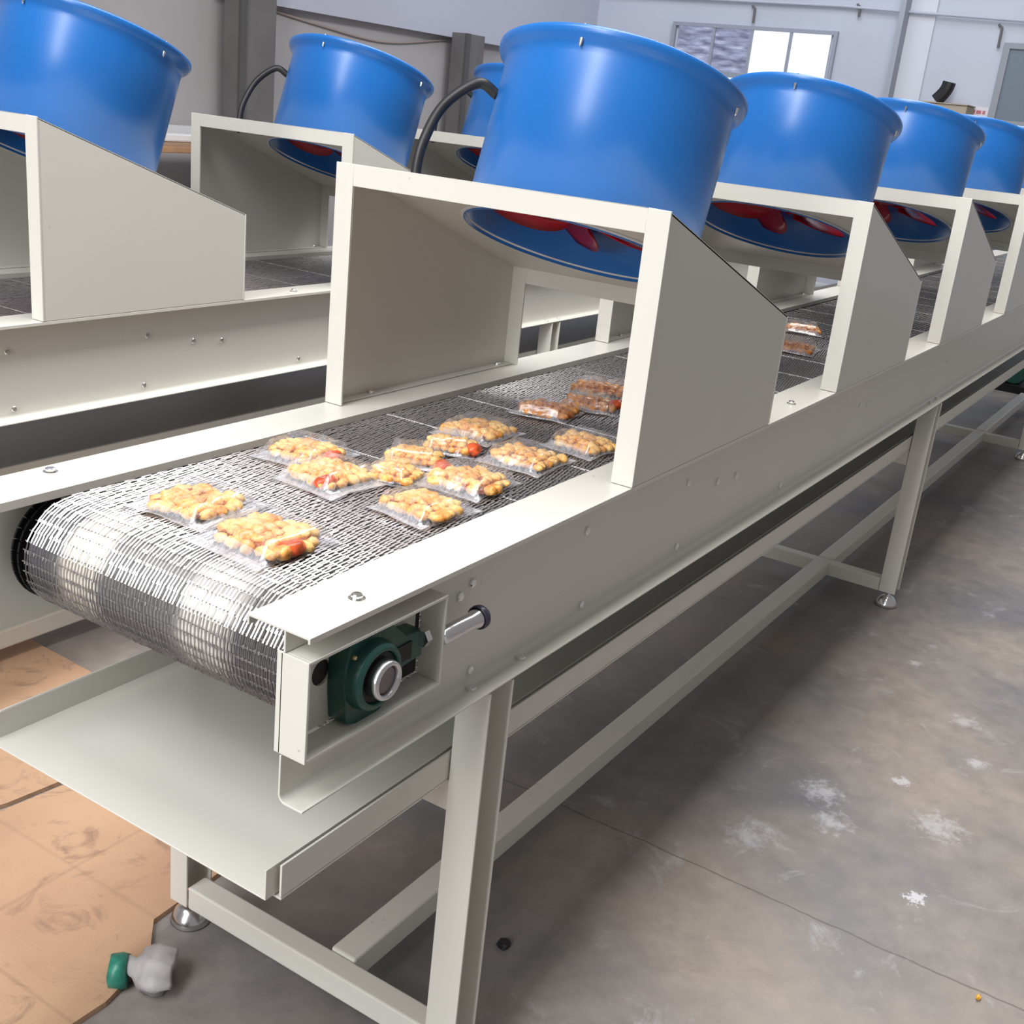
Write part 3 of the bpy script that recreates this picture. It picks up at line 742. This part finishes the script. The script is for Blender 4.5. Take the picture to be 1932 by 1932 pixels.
# ------------------------------------------------------------------ things on the floor
def card(name, pts, z, t, label, sub=8):
    bm = bmesh.new(); A = [bm.verts.new((x, y, z+dz+t)) for x, y, dz in pts]; Bv = [bm.verts.new((x, y, z+dz)) for x, y, dz in pts]
    bm.faces.new(A); bm.faces.new(Bv[::-1])
    for k in range(len(pts)): bm.faces.new((A[k], A[(k+1) % len(pts)], Bv[(k+1) % len(pts)], Bv[k]))
    return tag(link(name, bm, M['card']), label, 'cardboard', 'cardboard sheets on the floor')
card('cardboard_sheet', [(-.75, .60, 0), (-.3, .52, 0), (.157, .5045, 0), (.262, .530, 0), (.325, .592, 0), (.50, .602, 0), (.505, 1.02, 0), (.36, 1.035, 0), (-.75, 1.25, 0)], .0005, .010,
     'flat brown cardboard sheet at lower left, in front under the catch tray')
card('cardboard_sheet', [(.375, 1.050, 0), (.515, 1.035, 0), (.56, .66, 0), (.78, .68, 0), (.82, 1.72, 0), (.45, 1.72, 0), (.45, 1.27, 0), (-.5, 1.27, 0)], .0005, .009,
     'second brown cardboard sheet at the left edge, behind the front sheet')
# plastic bottle scrap
o = empty('crushed_bottle', (.236, .490, 0)); o.scale = (1.35, 1.35, 1.2); o.rotation_euler = (0, 0, R(28)); tag(o, 'dusty crushed grey plastic bottle on the floor at the cardboard edge', 'bottle')
bm = bmesh.new(); add_lathe(bm, [(0, -.014), (.018, -.016), (.027, -.021), (.032, -.019), (.034, -.008), (.033, .002), (.024, .014), (.013, .022), (.011, .034), (0, .034)], (0, 0, .026), (-.2, 1, .25), 32)
for v in bm.verts:
    k = noise.noise(v.co*50); v.co += Vector((k*.010, k*.008, 0)); v.co.z = max(.0008, v.co.z*.8+k*.003)
link('bottle_body', bm, M['dust'], o, smooth=True)
bm = bmesh.new(); add_lathe(bm, [(0, .028), (.020, .028), (.022, .036), (.021, .047), (.012, .050), (0, .046)], (0, 0, .020), (-.2, 1, -.05), 20)
for v in bm.verts:
    k = noise.noise(v.co*60); v.co += Vector((k*.003, k*.003, 0)); v.co.z = max(.0008, v.co.z)
tag(link('bottle_cap', bm, M['green_plastic'], o, smooth=True), 'green bottle cap')
def scrap(name, x, y, r, h, m, label, cat, seed):
    bm = bmesh.new(); res = bmesh.ops.create_icosphere(bm, subdivisions=2, radius=1); s = Vector((seed, 0, 0))
    for v in res['verts']:
        k = 1+.5*noise.noise(v.co*1.6+s); v.co = Vector((x+v.co.x*r*k, y+v.co.y*r*.7*k, max(.0004, h*(.8+v.co.z)*k)))
    return tag(link(name, bm, m), label, cat)
scrap('rubber_scrap', .658, .108, .016, .006, M['scrap'], 'small black scrap on the floor right of the front leg', 'scrap', 3)
scrap('golden_crumb', 1.068, -.592, .006, .005, M['leaf'], 'tiny golden crumb on the floor at lower right', 'crumb', 7)

# ------------------------------------------------------------------ light
w = bpy.data.worlds.new('world'); S.world = w; w.use_nodes = True
bg = w.node_tree.nodes['Background']; bg.inputs[0].default_value = (1.0, .965, .95, 1); bg.inputs[1].default_value = .27
def area(name, loc, target, sx, sy, power, col):
    l = bpy.data.lights.new(name, 'AREA'); l.shape = 'RECTANGLE'; l.size = sx; l.size_y = sy; l.energy = power; l.color = col
    o = bpy.data.objects.new(name, l); COL.objects.link(o); o.location = loc
    o.rotation_euler = (Vector(target)-Vector(loc)).to_track_quat('-Z', 'Y').to_euler(); return o
area('tall_window_behind', (-4.0, .15, 3.0), (.6, .3, .9), 1.0, 4.8, 200, (.975, .985, 1))
area('near_fill_light', (-1.9, .9, 4.0), (0, .4, .5), 2.2, 1.6, 88, (.99, .99, 1))  # added fill, no fixture there; brightens the tray, roller and cardboard
area('skylight_row', (2.6, .35, 4.4), (2.6, .3, 0), 6.3, 1.4, 270, (1, .98, .96))
area('end_wall_fill', (6.6, 2.6, 4.2), (8.6, 2.8, 1.4), 3.0, 2.0, 66, (.80, .88, 1.0))  # area light added overhead to brighten the end wall
